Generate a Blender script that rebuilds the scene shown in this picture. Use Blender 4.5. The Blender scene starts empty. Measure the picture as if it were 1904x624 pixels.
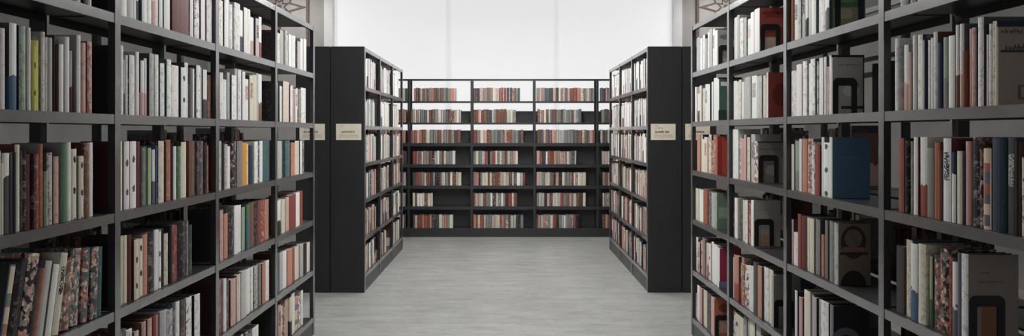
import bpy, math, random
from mathutils import Vector
R = random.Random(7)
C = bpy.context.scene.collection
scene = bpy.context.scene
F = 1367.0            # focal length in pixels of the 1904 wide frame
VX, VY, EYE = 941.0, 245.0, 1.45

# ------------------------------------------------------------------ materials
def srgb(r, g, b):
    f = lambda c: (c/255/12.92) if c/255 <= .04045 else ((c/255+.055)/1.055)**2.4
    return (f(r), f(g), f(b), 1)

def new_mat(name):
    m = bpy.data.materials.new(name); m.use_nodes = True
    nt = m.node_tree
    return m, nt, nt.nodes['Principled BSDF']

def L(nt, a, b): nt.links.new(a, b)

def noisy_mat(name, c0, c1, scale=(8, 8, 8), rough=.5, spec=.5, detail=4, bump=0, metallic=0, lo=.35, hi=.65):
    m, nt, b = new_mat(name)
    tc = nt.nodes.new('ShaderNodeTexCoord'); mp = nt.nodes.new('ShaderNodeMapping')
    mp.inputs['Scale'].default_value = scale
    n = nt.nodes.new('ShaderNodeTexNoise'); n.inputs['Scale'].default_value = 1; n.inputs['Detail'].default_value = detail
    cr = nt.nodes.new('ShaderNodeValToRGB')
    cr.color_ramp.elements[0].color = c0; cr.color_ramp.elements[1].color = c1
    cr.color_ramp.elements[0].position = lo; cr.color_ramp.elements[1].position = hi
    L(nt, tc.outputs['Object'], mp.inputs['Vector']); L(nt, mp.outputs['Vector'], n.inputs['Vector'])
    L(nt, n.outputs['Fac'], cr.inputs['Fac']); L(nt, cr.outputs['Color'], b.inputs['Base Color'])
    b.inputs['Roughness'].default_value = rough; b.inputs['Specular IOR Level'].default_value = spec
    b.inputs['Metallic'].default_value = metallic
    if bump:
        bp = nt.nodes.new('ShaderNodeBump'); bp.inputs['Strength'].default_value = bump; bp.inputs['Distance'].default_value = .002
        L(nt, n.outputs['Fac'], bp.inputs['Height']); L(nt, bp.outputs['Normal'], b.inputs['Normal'])
    return m

def g(v, t=(1, 1, 1)): return (v*t[0], v*t[1], v*t[2], 1)

M = {}
M['steel'] = noisy_mat('shaded_steel', g(.021, (1, 1.03, 1.1)), g(.026, (1, 1.03, 1.1)), (30, 30, 30), .35, .5, bump=.02)  # shade on undersides and post sides is put into this dark tone
M['edge'] = noisy_mat('lit_edge_steel', g(.29, (1, 1.005, 1.01)), g(.33, (1, 1.005, 1.01)), (30, 30, 30), .22, .6, metallic=.8)  # lit copy of the steel, for lips and aisle faces of posts
M['panel'] = noisy_mat('black_panel', g(.022, (1, 1.02, 1.12)), g(.026, (1, 1.02, 1.12)), (14, 14, 3), .55, .35, bump=.05)
M['backpanel'] = noisy_mat('back_sheet', g(.075), g(.088), (9, 9, 9), .6, .3)
M['black'] = noisy_mat('bookend_black', g(.016), g(.022), (40, 40, 40), .45, .4)
M['wall'] = noisy_mat('beige_plaster', g(.40, (1, .965, .91)), g(.45, (1, .965, .91)), (3, 3, 3), .9, .2, bump=.05)
M['sidewall'] = noisy_mat('grey_plaster', g(.19, (1, .97, .94)), g(.22, (1, .97, .94)), (3, 3, 3), .9, .2, bump=.05)
M['ceiling'] = noisy_mat('white_ceiling', g(.72), g(.76), (3, 3, 3), .9, .2)
M['frame'] = noisy_mat('white_frame_paint', g(.80), g(.84), (6, 6, 6), .45, .4)
M['pages'] = noisy_mat('paper_pages', g(.28, (1, .94, .84)), g(.42, (1, .95, .88)), (30, 900, 4), .9, .1)
M['paneltile'] = noisy_mat('panel_field', g(.42, (1, .94, .90)), g(.50, (1, .95, .91)), (5, 5, 5), .8, .2)
M['strap'] = noisy_mat('brown_strapwork', g(.15, (1, .74, .66)), g(.20, (1, .76, .68)), (20, 20, 20), .7, .2)
M['plate'] = noisy_mat('sign_card', g(.82, (1, .91, .74)), g(.88, (1, .91, .75)), (60, 60, 30), .7, .2)
M['ink'] = noisy_mat('brown_ink', g(.10, (1, .68, .45)), g(.15, (1, .68, .45)), (60, 60, 60), .8, .1)
M['paleink'] = noisy_mat('pale_ink', g(.36, (1, .80, .55)), g(.42, (1, .80, .55)), (60, 60, 60), .8, .1)
M['lamp_body'] = noisy_mat('lamp_housing', g(.55), g(.6), (8, 8, 8), .4, .5)
M['cord'] = noisy_mat('lamp_cord', g(.05), g(.06), (8, 8, 8), .5, .5)

# floor: grey marbled linoleum with streaks along the width of the room
m, nt, b = new_mat('grey_linoleum'); M['floor'] = m
tc = nt.nodes.new('ShaderNodeTexCoord')
def streak(scale, detail):
    mp = nt.nodes.new('ShaderNodeMapping'); mp.inputs['Scale'].default_value = scale
    n = nt.nodes.new('ShaderNodeTexNoise'); n.inputs['Scale'].default_value = 1; n.inputs['Detail'].default_value = detail
    n.inputs['Roughness'].default_value = .65
    L(nt, tc.outputs['Object'], mp.inputs['Vector']); L(nt, mp.outputs['Vector'], n.inputs['Vector'])
    return n
n1 = streak((2.6, 9, 1), 6); n2 = streak((14, 60, 1), 4); n3 = streak((.7, .9, 1), 2)
def madd(a, k, c):
    mt = nt.nodes.new('ShaderNodeMath'); mt.operation = 'MULTIPLY_ADD'; mt.inputs[1].default_value = k
    L(nt, a, mt.inputs[0])
    if isinstance(c, float): mt.inputs[2].default_value = c
    else: L(nt, c, mt.inputs[2])
    return mt.outputs[0]
s = madd(n1.outputs['Fac'], .45, madd(n2.outputs['Fac'], .35, madd(n3.outputs['Fac'], .2, 0.0)))
cr = nt.nodes.new('ShaderNodeValToRGB'); L(nt, s, cr.inputs['Fac'])
cr.color_ramp.elements[0].position = .38; cr.color_ramp.elements[0].color = g(.275, (1, .99, .96))
cr.color_ramp.elements[1].position = .62; cr.color_ramp.elements[1].color = g(.42, (1, 1, .975))
L(nt, cr.outputs['Color'], b.inputs['Base Color'])
b.inputs['Roughness'].default_value = .24; b.inputs['Specular IOR Level'].default_value = .45

def emit_mat(name, col, strength, alb=.8):
    m, nt, b = new_mat(name)
    b.inputs['Base Color'].default_value = (alb, alb, alb, 1)
    b.inputs['Roughness'].default_value = .8
    tc = nt.nodes.new('ShaderNodeTexCoord'); mp = nt.nodes.new('ShaderNodeMapping'); mp.inputs['Scale'].default_value = (.5, .5, .35)
    n = nt.nodes.new('ShaderNodeTexNoise'); n.inputs['Scale'].default_value = 1; n.inputs['Detail'].default_value = 1
    cr = nt.nodes.new('ShaderNodeValToRGB')
    cr.color_ramp.elements[0].color = tuple(c*.95 for c in col[:3]) + (1,); cr.color_ramp.elements[1].color = col
    L(nt, tc.outputs['Object'], mp.inputs['Vector']); L(nt, mp.outputs['Vector'], n.inputs['Vector'])
    L(nt, n.outputs['Fac'], cr.inputs['Fac']); L(nt, cr.outputs['Color'], b.inputs['Emission Color'])
    b.inputs['Emission Strength'].default_value = strength
    return m
BLIND_E, LAMP_E, FILL_WIN_E = .725, 54.0, 1.5
M['blind'] = emit_mat('daylit_blind_fabric', (1, 1, 1, 1), BLIND_E, .30)
M['sky'] = emit_mat('bright_sky_glass', (1, 1, 1, 1), .60, .3)
M['daylight'] = emit_mat('fill_window_glass', (.96, .98, 1, 1), FILL_WIN_E)  # glow of the added window behind the camera
M['lamp_side_fill'] = emit_mat('side_fill_diffuser', (1, .99, .975, 1), 5.0)  # for the added side-aisle lamps
M['lamp'] = emit_mat('lamp_diffuser', (1, .998, .99, 1), LAMP_E)
M['lamp_wall_fill'] = emit_mat('wall_fill_diffuser', (1, .985, .96, 1), 21.0)  # for added lamps that brighten the back wall beside the window

# book cover: base / accent colours and a printed pattern number come with each book
def make_cover_mat():
    m, nt, b = new_mat('printed_book_cover'); N = nt.nodes
    def attr(n):
        a = N.new('ShaderNodeAttribute'); a.attribute_name = n; return a
    base, acc, par = attr('base'), attr('accent'), attr('params')
    sep = N.new('ShaderNodeSeparateXYZ'); L(nt, par.outputs['Vector'], sep.inputs[0])
    pat, seed, pst = sep.outputs[0], sep.outputs[1], sep.outputs[2]
    uvn = N.new('ShaderNodeUVMap'); uvs = N.new('ShaderNodeSeparateXYZ'); L(nt, uvn.outputs[0], uvs.inputs[0])
    U, V = uvs.outputs[0], uvs.outputs[1]
    def math_(op, a, b_=None, c=None):
        n = N.new('ShaderNodeMath'); n.operation = op
        for i, v in enumerate((a, b_, c)):
            if v is None: continue
            if isinstance(v, (int, float)): n.inputs[i].default_value = v
            else: L(nt, v, n.inputs[i])
        return n.outputs[0]
    tc = N.new('ShaderNodeTexCoord')
    off = N.new('ShaderNodeCombineXYZ'); L(nt, math_('MULTIPLY', seed, 37.0), off.inputs[0]); L(nt, math_('MULTIPLY', seed, 91.0), off.inputs[2])
    va = N.new('ShaderNodeVectorMath'); va.operation = 'ADD'; L(nt, tc.outputs['Object'], va.inputs[0]); L(nt, off.outputs[0], va.inputs[1])
    P = va.outputs[0]
    def noise(scale, detail=2):
        n = N.new('ShaderNodeTexNoise'); n.inputs['Scale'].default_value = scale; n.inputs['Detail'].default_value = detail
        L(nt, P, n.inputs['Vector']); return n
    nb, nf = noise(45, 2), noise(170, 2)
    # 1 blotches  2 floral  3 title block  4 spots  5 coloured foot  6 coloured head  7 coloured fields
    m1 = math_('MULTIPLY', math_('GREATER_THAN', math_('ADD', math_('MULTIPLY', nb.outputs['Fac'], .6), math_('MULTIPLY', nf.outputs['Fac'], .4)), .545), .75)
    vor = N.new('ShaderNodeTexVoronoi'); vor.inputs['Scale'].default_value = 95; L(nt, P, vor.inputs['Vector'])
    m2 = math_('GREATER_THAN', nb.outputs['Fac'], .47)
    ttl = math_('MULTIPLY', math_('LESS_THAN', math_('ABSOLUTE', math_('SUBTRACT', V, .66)), .17), math_('LESS_THAN', math_('ABSOLUTE', math_('SUBTRACT', U, .5)), .30))
    m3 = math_('MULTIPLY', ttl, math_('GREATER_THAN', nf.outputs['Fac'], .46))
    fv = math_('SUBTRACT', math_('FRACT', math_('ADD', math_('MULTIPLY', V, 2.3), seed)), .5)
    dd = math_('ADD', math_('POWER', math_('MULTIPLY', fv, 4.2), 2), math_('POWER', math_('MULTIPLY', math_('SUBTRACT', U, .5), 2.4), 2))
    m4 = math_('LESS_THAN', math_('ADD', dd, math_('MULTIPLY', nf.outputs['Fac'], .6)), .55)
    edge = math_('MULTIPLY', math_('SUBTRACT', nb.outputs['Fac'], .5), .25)
    m5 = math_('LESS_THAN', math_('ADD', V, edge), .40)
    m6 = math_('GREATER_THAN', math_('ADD', V, edge), .70)
    vv = N.new('ShaderNodeTexVoronoi'); vv.voronoi_dimensions = '1D'; vv.inputs['Scale'].default_value = 7
    L(nt, math_('ADD', V, math_('MULTIPLY', seed, 13.0)), vv.inputs['W'])
    m7 = math_('LESS_THAN', math_('ABSOLUTE', math_('SUBTRACT', U, .5)), .36)
    tot = None
    for i, mk in ((1, m1), (2, m2), (3, m3), (4, m4), (5, m5), (6, m6), (7, m7)):
        t = math_('MULTIPLY', math_('COMPARE', pat, float(i), .3), mk)
        tot = t if tot is None else math_('ADD', tot, t)
    # third colour for floral and field patterns
    ramp = N.new('ShaderNodeValToRGB'); ramp.color_ramp.interpolation = 'CONSTANT'
    els = ramp.color_ramp.elements
    els[0].position = 0; els[0].color = srgb(160, 88, 70)
    els[1].position = .30; els[1].color = srgb(214, 196, 168)
    for p_, c_ in ((.5, srgb(74, 104, 92)), (.65, srgb(196, 132, 112)), (.82, srgb(60, 84, 104))):
        e = els.new(p_); e.color = c_
    sv = N.new('ShaderNodeSeparateColor'); L(nt, vor.outputs['Color'], sv.inputs[0])
    s7 = N.new('ShaderNodeSeparateColor'); L(nt, vv.outputs['Color'], s7.inputs[0])
    is7 = math_('COMPARE', pat, 7.0, .3); is2 = math_('COMPARE', pat, 2.0, .3)
    rf = math_('ADD', math_('MULTIPLY', is7, s7.outputs[0]), math_('MULTIPLY', is2, sv.outputs[0]))
    L(nt, rf, ramp.inputs['Fac'])
    ma = N.new('ShaderNodeMix'); ma.data_type = 'RGBA'
    L(nt, math_('MULTIPLY', math_('ADD', is7, is2), .8), ma.inputs[0]); L(nt, acc.outputs['Color'], ma.inputs[6]); L(nt, ramp.outputs['Color'], ma.inputs[7])
    mx = N.new('ShaderNodeMix'); mx.data_type = 'RGBA'
    L(nt, math_('MULTIPLY', tot, pst), mx.inputs[0]); L(nt, base.outputs['Color'], mx.inputs[6]); L(nt, ma.outputs[2], mx.inputs[7])
    # fine print and rubbed wear
    wear = math_('MULTIPLY_ADD', noise(260, 3).outputs['Fac'], .5, .74)
    wv = N.new('ShaderNodeVectorMath'); wv.operation = 'SCALE'; L(nt, mx.outputs[2], wv.inputs[0]); L(nt, wear, wv.inputs['Scale'])
    L(nt, wv.outputs[0], b.inputs['Base Color'])
    b.inputs['Roughness'].default_value = .5; b.inputs['Specular IOR Level'].default_value = .35
    return m
M['cover'] = make_cover_mat()
# plain printing inks for covers
INKS = {}
def ink(rgb):
    if rgb not in INKS:
        c = srgb(*rgb)
        INKS[rgb] = noisy_mat('cover_ink', tuple(v*.9 for v in c[:3])+(1,), tuple(min(1, v*1.08) for v in c[:3])+(1,), (60, 60, 60), .6, .3)
    return INKS[rgb]

# ------------------------------------------------------------------ mesh helpers
class MB:
    def __init__(s): s.v = []; s.f = []; s.mi = []
    def box(s, x0, x1, y0, y1, z0, z1, mi=0):
        x0, x1 = sorted((x0, x1)); y0, y1 = sorted((y0, y1)); z0, z1 = sorted((z0, z1))
        n = len(s.v)
        s.v += [(x0,y0,z0),(x1,y0,z0),(x1,y1,z0),(x0,y1,z0),(x0,y0,z1),(x1,y0,z1),(x1,y1,z1),(x0,y1,z1)]
        for q in ((0,3,2,1),(4,5,6,7),(0,1,5,4),(1,2,6,5),(2,3,7,6),(3,0,4,7)):
            s.f.append(tuple(n+i for i in q)); s.mi.append(mi)
    def prism(s, pts, lo, hi, to3, mi=0, holes=None):
        """extrude a closed 2-D outline from lo to hi; to3(a, b, t) -> xyz"""
        n = len(s.v); k = len(pts)
        s.v += [to3(a, b_, lo) for a, b_ in pts] + [to3(a, b_, hi) for a, b_ in pts]
        s.f.append(tuple(range(n, n+k))); s.mi.append(mi)
        s.f.append(tuple(range(n+2*k-1, n+k-1, -1))); s.mi.append(mi)
        for i in range(k):
            j = (i+1) % k
            s.f.append((n+i, n+k+i, n+k+j, n+j)); s.mi.append(mi)
    def ring(s, outer, inner, lo, hi, to3, closed=True, mi=0):
        n = len(s.v); k = len(outer)
        for loop, t in ((outer, lo), (inner, lo), (outer, hi), (inner, hi)):
            s.v += [to3(a, b_, t) for a, b_ in loop]
        rng = range(k) if closed else range(k-1)
        for i in rng:
            j = (i+1) % k
            for q in ((i, j, k+j, k+i), (2*k+i, 3*k+i, 3*k+j, 2*k+j), (i, 2*k+i, 2*k+j, j), (k+i, k+j, 3*k+j, 3*k+i)):
                s.f.append(tuple(n+a for a in q)); s.mi.append(mi)
        if not closed:
            for i in (0, k-1):
                s.f.append((n+i, n+k+i, n+3*k+i, n+2*k+i)); s.mi.append(mi)
    def build(s, name, mats, parent=None, origin=None, smooth=False, bevel=0):
        if not isinstance(mats, (list, tuple)): mats = [mats]
        o3 = Vector(origin) if origin is not None else (parent.location.copy() if parent else Vector((0, 0, 0)))
        me = bpy.data.meshes.new(name)
        me.from_pydata([tuple(Vector(p)-o3) for p in s.v], [], s.f)
        for m_ in mats: me.materials.append(m_)
        me.polygons.foreach_set('material_index', s.mi)
        import bmesh
        bm = bmesh.new(); bm.from_mesh(me); bmesh.ops.recalc_face_normals(bm, faces=bm.faces); bm.to_mesh(me); bm.free()
        me.update()
        ob = bpy.data.objects.new(name, me); C.objects.link(ob)
        if parent:
            ob.parent = parent
            if origin is not None: ob.location = o3 - parent.location
        else: ob.location = o3
        if bevel:
            md = ob.modifiers.new('edge', 'BEVEL'); md.width = bevel; md.segments = 2; md.limit_method = 'ANGLE'
        return ob

def tag(o, label=None, cat=None, group=None, kind=None):
    if label: o['label'] = label
    if cat: o['category'] = cat
    if group: o['group'] = group
    if kind: o['kind'] = kind
    return o
def empty(name, loc):
    o = bpy.data.objects.new(name, None); C.objects.link(o); o.location = loc; o.empty_display_size = .1
    return o

# ------------------------------------------------------------------ the room
YW, XS, ZC, YB = 11.70, 4.75, 4.35, -7.5
def wpx(px): return (px-VX)*YW/F
mb = MB(); mb.box(-XS-.15, XS+.15, YB-.15, YW+.3, -.12, 0)
tag(mb.build('floor', M['floor']), kind='structure')
mb = MB(); mb.box(-XS-.15, XS+.15, YB-.15, YW+.3, ZC, ZC+.12)
tag(mb.build('ceiling', M['ceiling']), kind='structure')
for nm, sx in (('left', -1), ('right', 1)):
    mb = MB(); mb.box(sx*XS, sx*(XS+.15), YB-.15, YW+.3, 0, ZC)
    tag(mb.build('wall_'+nm, M['sidewall']), kind='structure')
mb = MB()
mb.box(-XS, -4.0, YB-.3, YB, 0, ZC); mb.box(4.0, XS, YB-.3, YB, 0, ZC); mb.box(-4.0, 4.0, YB-.3, YB, 0, .9); mb.box(-4.0, 4.0, YB-.3, YB, 4.0, ZC)
tag(mb.build('wall_front', M['sidewall']), kind='structure')
# added unseen window behind the camera, fill light for faces turned towards it
w2 = empty('added_fill_window', (0, YB-.1, .9)); tag(w2, kind='structure')
mb = MB(); mb.box(-4.0, 4.0, YB-.14, YB-.02, .9, .97); mb.box(-4.0, 4.0, YB-.14, YB-.02, 3.93, 4.0)
for q in (-3.965, -1.32, 1.32, 3.965): mb.box(q-.035, q+.035, YB-.14, YB-.02, .97, 3.93)
mb.build('window_frame', M['frame'], w2)
for a, b_ in ((-3.93, -1.355), (-1.285, 1.285), (1.355, 3.93)):
    mb = MB(); mb.box(a, b_, YB-.10, YB-.088, .97, 3.93); mb.build('window_pane', M['daylight'], w2)
WL, WR, SILL, HEAD = wpx(603), wpx(1268), .92, 3.95
mb = MB()
mb.box(-XS, WL, YW, YW+.3, 0, ZC); mb.box(WR, XS, YW, YW+.3, 0, ZC)
mb.box(WL, WR, YW, YW+.3, 0, SILL); mb.box(WL, WR, YW, YW+.3, HEAD, ZC)
tag(mb.build('wall_back', M['wall']), kind='structure')
for nm, x0, x1 in (('left', -XS, WL-.0), ('right', WR, XS)):
    mb = MB(); mb.box(x0, x1, YW-.015, YW, 0, .09); tag(mb.build('baseboard_'+nm, M['frame']), kind='structure')

# window with three panes, mullions and three roller blinds
win = empty('window_1', ((WL+WR)/2, YW+.06, SILL)); tag(win, kind='structure')
G1 = (wpx(622), wpx(826)); G2 = (wpx(839), wpx(1029)); G3 = (wpx(1041), wpx(1249))
mb = MB()
mb.box(WL, wpx(620), YW-.03, YW+.14, SILL, HEAD); mb.box(wpx(1251), WR, YW-.03, YW+.14, SILL, HEAD)
mb.box(WL, WR, YW-.03, YW+.14, SILL, SILL+.07); mb.box(WL, WR, YW-.03, YW+.14, HEAD-.07, HEAD)
mb.build('window_frame', M['frame'], win, bevel=.006)
mb = MB(); mb.box(WL-.06, WR+.06, YW-.12, YW+.02, SILL-.04, SILL); mb.build('window_sill', M['frame'], win, bevel=.006)
for a, b_ in ((wpx(620), wpx(832)-.002), (wpx(832)+.002, wpx(1035)-.002), (wpx(1035)+.002, wpx(1251))):
    mb = MB(); mb.box(a, b_, YW+.10, YW+.112, SILL+.07, HEAD-.07); mb.build('window_pane', M['sky'], win)
for (a, b_), lab in ((G1, 'white roller blind lit by daylight over the left window pane'),
                     (G2, 'white roller blind lit by daylight over the middle window pane'),
                     (G3, 'white roller blind lit by daylight over the right window pane')):
    i0, i1 = a+.035*(a == G1[0]), b_-.035*(b_ == G3[1])
    bl = empty('roller_blind', ((a+b_)/2, YW+.06, HEAD-.12)); tag(bl, lab, 'blind', 'roller blinds at the window')
    mb = MB(); mb.box(i0, i1, YW+.055, YW+.058, SILL+.10, HEAD-.10); mb.build('fabric', M['blind'], bl)
    mb = MB(); mb.box(i0, i1, YW+.048, YW+.066, SILL+.075, SILL+.10); mb.build('bottom_rail', M['frame'], bl)
    mb = MB()
    pts = [(.028*math.cos(t*math.pi/6), .028*math.sin(t*math.pi/6)) for t in range(12)]
    mb.prism(pts, i0, i1, lambda p, q, t: (t, YW+.06+p, HEAD-.10+q)); mb.build('roller_tube', M['frame'], bl)

# patterned panels beside the window
def star(cx, cz, ro, ri, n=8, rot=0):
    return [(cx+(ro if k % 2 == 0 else ri)*math.cos(rot+k*math.pi/n), cz+(ro if k % 2 == 0 else ri)*math.sin(rot+k*math.pi/n)) for k in range(2*n)]
def lattice(sx, xin, lab):
    w, z0, z1 = .94, 2.74, 4.1
    xo = xin+sx*w; cx = xin+sx*w/2
    p = empty('patterned_wall_panel', (cx, YW, z0)); tag(p, lab, 'wall panel', 'patterned panels beside the window')
    mb = MB(); mb.box(xin, xo, YW-.02, YW, z0, z1); mb.build('panel_field', M['paneltile'], p)
    mb = MB(); e = .04
    to3 = lambda a, b_, t: (a, t, b_)
    o_ = [(min(xin, xo), z0), (max(xin, xo), z0), (max(xin, xo), z1), (min(xin, xo), z1)]
    i_ = [(o_[0][0]+e, z0+e), (o_[1][0]-e, z0+e), (o_[2][0]-e, z1-e), (o_[3][0]+e, z1-e)]
    mb.ring(o_, i_, YW-.045, YW-.02, to3); mb.build('panel_frame', M['strap'], p)
    mb = MB()
    for cz in (3.43,):
        mb.ring(star(cx, cz, .435, .19), star(cx, cz, .33, .155), YW-.032, YW-.02, to3)
        mb.ring(star(cx, cz, .17, .09, rot=math.pi/8), star(cx, cz, .12, .065, rot=math.pi/8), YW-.032, YW-.02, to3)
        mb.prism(star(cx, cz, .05, .03), YW-.032, YW-.02, to3)
    mb.build('strapwork', M['strap'], p)
lattice(-1, wpx(575), 'patterned wall panel with brown star lines left of the window')
lattice(1, wpx(1294), 'patterned wall panel with brown star lines right of the window')

# hanging lamps over the middle aisle (above the frame)
LAMPS = [(0, 3.9, 1.2), (0, 5.7, 1.2), (0, 7.5, 1.2), (0, 9.2, 1.2)]
for sx, sn in ((-1, 'left'), (1, 'right')):  # added unseen side lamps, to brighten the side and back walls
    for ly, wh in ((3.6, 'nearest of four'), (6.0, 'second from the front'), (8.4, 'third from the front'), (10.7, 'nearest the window')):
        LAMPS.append((sx*3.25, ly, 1.2, f'added pendant fill lamp above the {sn} side aisle, {wh}'))
for i, (lx, ly, lw, *sl) in enumerate(LAMPS):
    dz = .38 if ly > 10 else 0
    lp = empty('pendant_lamp', (lx, ly, 3.32+dz))
    tag(lp, sl[0] if sl else ('long pendant lamp hanging above the aisle, nearest of four', 'long pendant lamp hanging above the aisle, second from the front',
             'long pendant lamp hanging above the aisle, third from the front', 'long pendant lamp hanging above the aisle, nearest the window')[i], 'lamp', 'pendant lamps above the aisle')
    mb = MB(); mb.box(lx-.14, lx+.14, ly-lw/2, ly+lw/2, 3.34+dz, 3.40+dz); mb.build('housing', M['lamp_body'], lp)
    mb = MB(); mb.box(lx-.125, lx+.125, ly-lw/2+.02, ly+lw/2-.02, 3.322+dz, 3.34+dz); mb.build('diffuser', M['lamp_wall_fill' if ly > 10 else 'lamp_side_fill' if sl else 'lamp'], lp)
    for q in (-.4, .4):
        mb = MB(); mb.box(lx-.004, lx+.004, ly+q-.004, ly+q+.004, 3.40+dz, ZC); mb.build('cord', M['cord'], lp)

# ------------------------------------------------------------------ bookcases along the aisle
def aisle_case(name, label, s, face, y0, bay, n, levels, ztop, depth, far, endpanel=False, backs=()):
    y1 = y0+n*bay
    xf = lambda d: s*(face+d)             # d metres behind the aisle face
    W = 2*depth+.02 if far else depth
    root = empty(name, (xf(W/2), (y0+y1)/2, 0)); tag(root, label, 'bookcase')
    pt = .036; Z1 = ztop
    ys = [y0+i*bay for i in range(n+1)]
    for i, y in enumerate(ys):
        a, b_ = (y, y+pt) if i < n else (y-pt, y)
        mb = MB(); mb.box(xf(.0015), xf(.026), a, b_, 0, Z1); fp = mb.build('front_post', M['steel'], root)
        mb = MB(); mb.box(xf(0), xf(.0015), a, b_, 0, Z1); mb.build('lit_edge_strip', M['edge'], fp, origin=root.location).location = (0, 0, 0)  # lit aisle face of the post, put in as a lighter strip
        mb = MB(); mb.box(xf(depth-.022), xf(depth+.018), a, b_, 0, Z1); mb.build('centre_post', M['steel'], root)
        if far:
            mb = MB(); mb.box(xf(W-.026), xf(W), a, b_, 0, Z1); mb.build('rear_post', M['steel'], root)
    for i in range(n):
        a = ys[i]+pt; b_ = ys[i+1]-(pt if i == n-1 else 0)
        for k, z in enumerate(list(levels)+[ztop]):
            lip = .034
            mb = MB()
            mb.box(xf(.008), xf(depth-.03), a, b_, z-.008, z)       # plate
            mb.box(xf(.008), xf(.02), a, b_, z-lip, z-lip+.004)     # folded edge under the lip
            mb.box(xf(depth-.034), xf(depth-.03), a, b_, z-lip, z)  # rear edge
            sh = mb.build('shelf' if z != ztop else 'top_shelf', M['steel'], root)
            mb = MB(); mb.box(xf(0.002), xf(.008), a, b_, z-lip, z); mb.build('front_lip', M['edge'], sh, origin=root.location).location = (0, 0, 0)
            if far and k == 4: pass
            elif far and k not in (5, 6):
                mb = MB()
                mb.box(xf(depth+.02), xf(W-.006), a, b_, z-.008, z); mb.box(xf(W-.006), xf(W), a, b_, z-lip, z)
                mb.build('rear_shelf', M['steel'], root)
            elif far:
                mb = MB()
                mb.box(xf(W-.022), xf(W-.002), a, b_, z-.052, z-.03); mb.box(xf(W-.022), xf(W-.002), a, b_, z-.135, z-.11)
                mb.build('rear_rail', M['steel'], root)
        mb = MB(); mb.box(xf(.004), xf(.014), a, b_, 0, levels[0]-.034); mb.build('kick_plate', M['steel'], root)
        for (bi, za, zb) in backs:
            if bi == i:
                mb = MB(); mb.box(xf(depth-.002), xf(depth+.002), a, b_, za, zb); mb.build('back_panel', M['backpanel'], root)
    if endpanel:
        for d0, d1 in ((0, W/2-.004), (W/2+.004, W)):
            mb = MB(); mb.box(xf(d0), xf(d1), y0-.022, y0, 0, ztop+.004); mb.build('end_panel', M['panel'], root, bevel=.003)
    return root

NEAR_L, NEAR_R = 1.377, 1.330
LV_L = [.125, .462, .818, 1.164, 1.512, 1.868]; TOP_L = 2.207
LV_R = [.125, .465, .828, 1.176, 1.522, 1.872]; TOP_R = 2.207
NY0, NBAY = 1.69, .90
ND = .285
aisle_case('open_steel_bookcase', 'dark open steel bookcase filling the left foreground, four bays of books', -1, NEAR_L, NY0, NBAY, 4, LV_L, TOP_L, ND, True)
aisle_case('open_steel_bookcase', 'dark open steel bookcase filling the right foreground, books and bookends', 1, NEAR_R, NY0, NBAY, 4, LV_R, TOP_R, ND, True)
MID, MY0, MBAY, MD = 1.28, 6.66, .82, .30
LV_M = [.155, .49, .835, 1.166, 1.505, 1.862]; TOP_M = 2.217
mb_backs = [(0, .1, 2.2), (1, .1, 2.2), (2, .1, 1.45)]
aisle_case('panelled_bookcase', 'bookcase with black end panel and cream sign, left of the aisle towards the window', -1, MID, MY0, MBAY, 3, LV_M, TOP_M, MD, True, True, mb_backs)
aisle_case('panelled_bookcase', 'bookcase with black end panel and cream sign, right of the aisle towards the window', 1, MID, MY0, MBAY, 3, LV_M, TOP_M, MD, True, True, mb_backs)

# the low bookcase across the end of the aisle
YBK, BD = 10.15, .27
bpx = lambda px: (px-VX)*YBK/F
BX = [-2.213, -1.344, -.475, .3935, 1.262, 2.131]
LV_B = [.121, .422, .709, 1.003, 1.296, 1.578, 1.874]; TOP_B = 2.18
root = empty('cross_bookcase', (-.04, YBK+BD/2, 0)); tag(root, 'wide dark bookcase across the aisle end, standing in front of the window', 'bookcase')
for i, x in enumerate(BX):
    for nm, ya, yb in (('front_post', YBK, YBK+.03), ('rear_post', YBK+BD-.03, YBK+BD)):
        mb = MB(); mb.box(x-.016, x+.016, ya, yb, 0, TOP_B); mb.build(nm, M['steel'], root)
for i in range(5):
    a, b_ = BX[i]+.016, BX[i+1]-.016
    for z in LV_B+[TOP_B]:
        lp_ = .045 if z < 1.4 else .026  # lower lips deepened to stand in for shadow under the shelves
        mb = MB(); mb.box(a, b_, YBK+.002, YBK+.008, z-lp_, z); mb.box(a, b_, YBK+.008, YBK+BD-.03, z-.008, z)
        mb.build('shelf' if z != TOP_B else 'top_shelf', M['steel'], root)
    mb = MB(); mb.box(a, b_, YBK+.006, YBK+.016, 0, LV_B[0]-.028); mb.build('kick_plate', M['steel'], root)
    for j, z in enumerate(LV_B[:-1]):
        h = LV_B[j+1]-z-.028 if j < 4 else (.165 if j == 5 else .175)
        mb = MB(); mb.box(a, b_, YBK+BD-.034, YBK+BD-.031, z, z+h); mb.build('back_panel', M['backpanel'], root)

# ------------------------------------------------------------------ books
COL = {  # code: (name, rgb)
 'w': ('white', (224, 223, 219)), 'c': ('cream', (212, 205, 186)), 'l': ('pale grey', (178, 178, 174)), 'g': ('grey', (128, 127, 124)),
 'd': ('dark grey', (72, 71, 72)), 'k': ('black', (36, 34, 36)), 'r': ('red', (140, 70, 62)), 'o': ('rust', (154, 92, 70)),
 'p': ('pink', (196, 160, 152)), 's': ('salmon', (186, 132, 112)), 'b': ('blue', (70, 98, 122)), 'n': ('navy', (40, 50, 72)),
 't': ('teal', (62, 98, 102)), 'G': ('green', (76, 112, 86)), 'L': ('pale green', (176, 184, 146)), 'y': ('yellow', (200, 196, 108)),
 'Y': ('amber', (206, 144, 48)), 'm': ('maroon', (92, 46, 46)), 'B': ('brown', (112, 80, 62)), 'v': ('slate', (92, 98, 106)),
 'T': ('greyish green', (150, 164, 146))}
PATN = {0: '', 1: 'speckled', 2: 'flower patterned', 3: 'lettered', 4: 'spotted', 5: 'two-tone', 6: 'two-tone', 7: 'multicoloured'}
LIGHT = set('wclpsLyYT')

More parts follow.
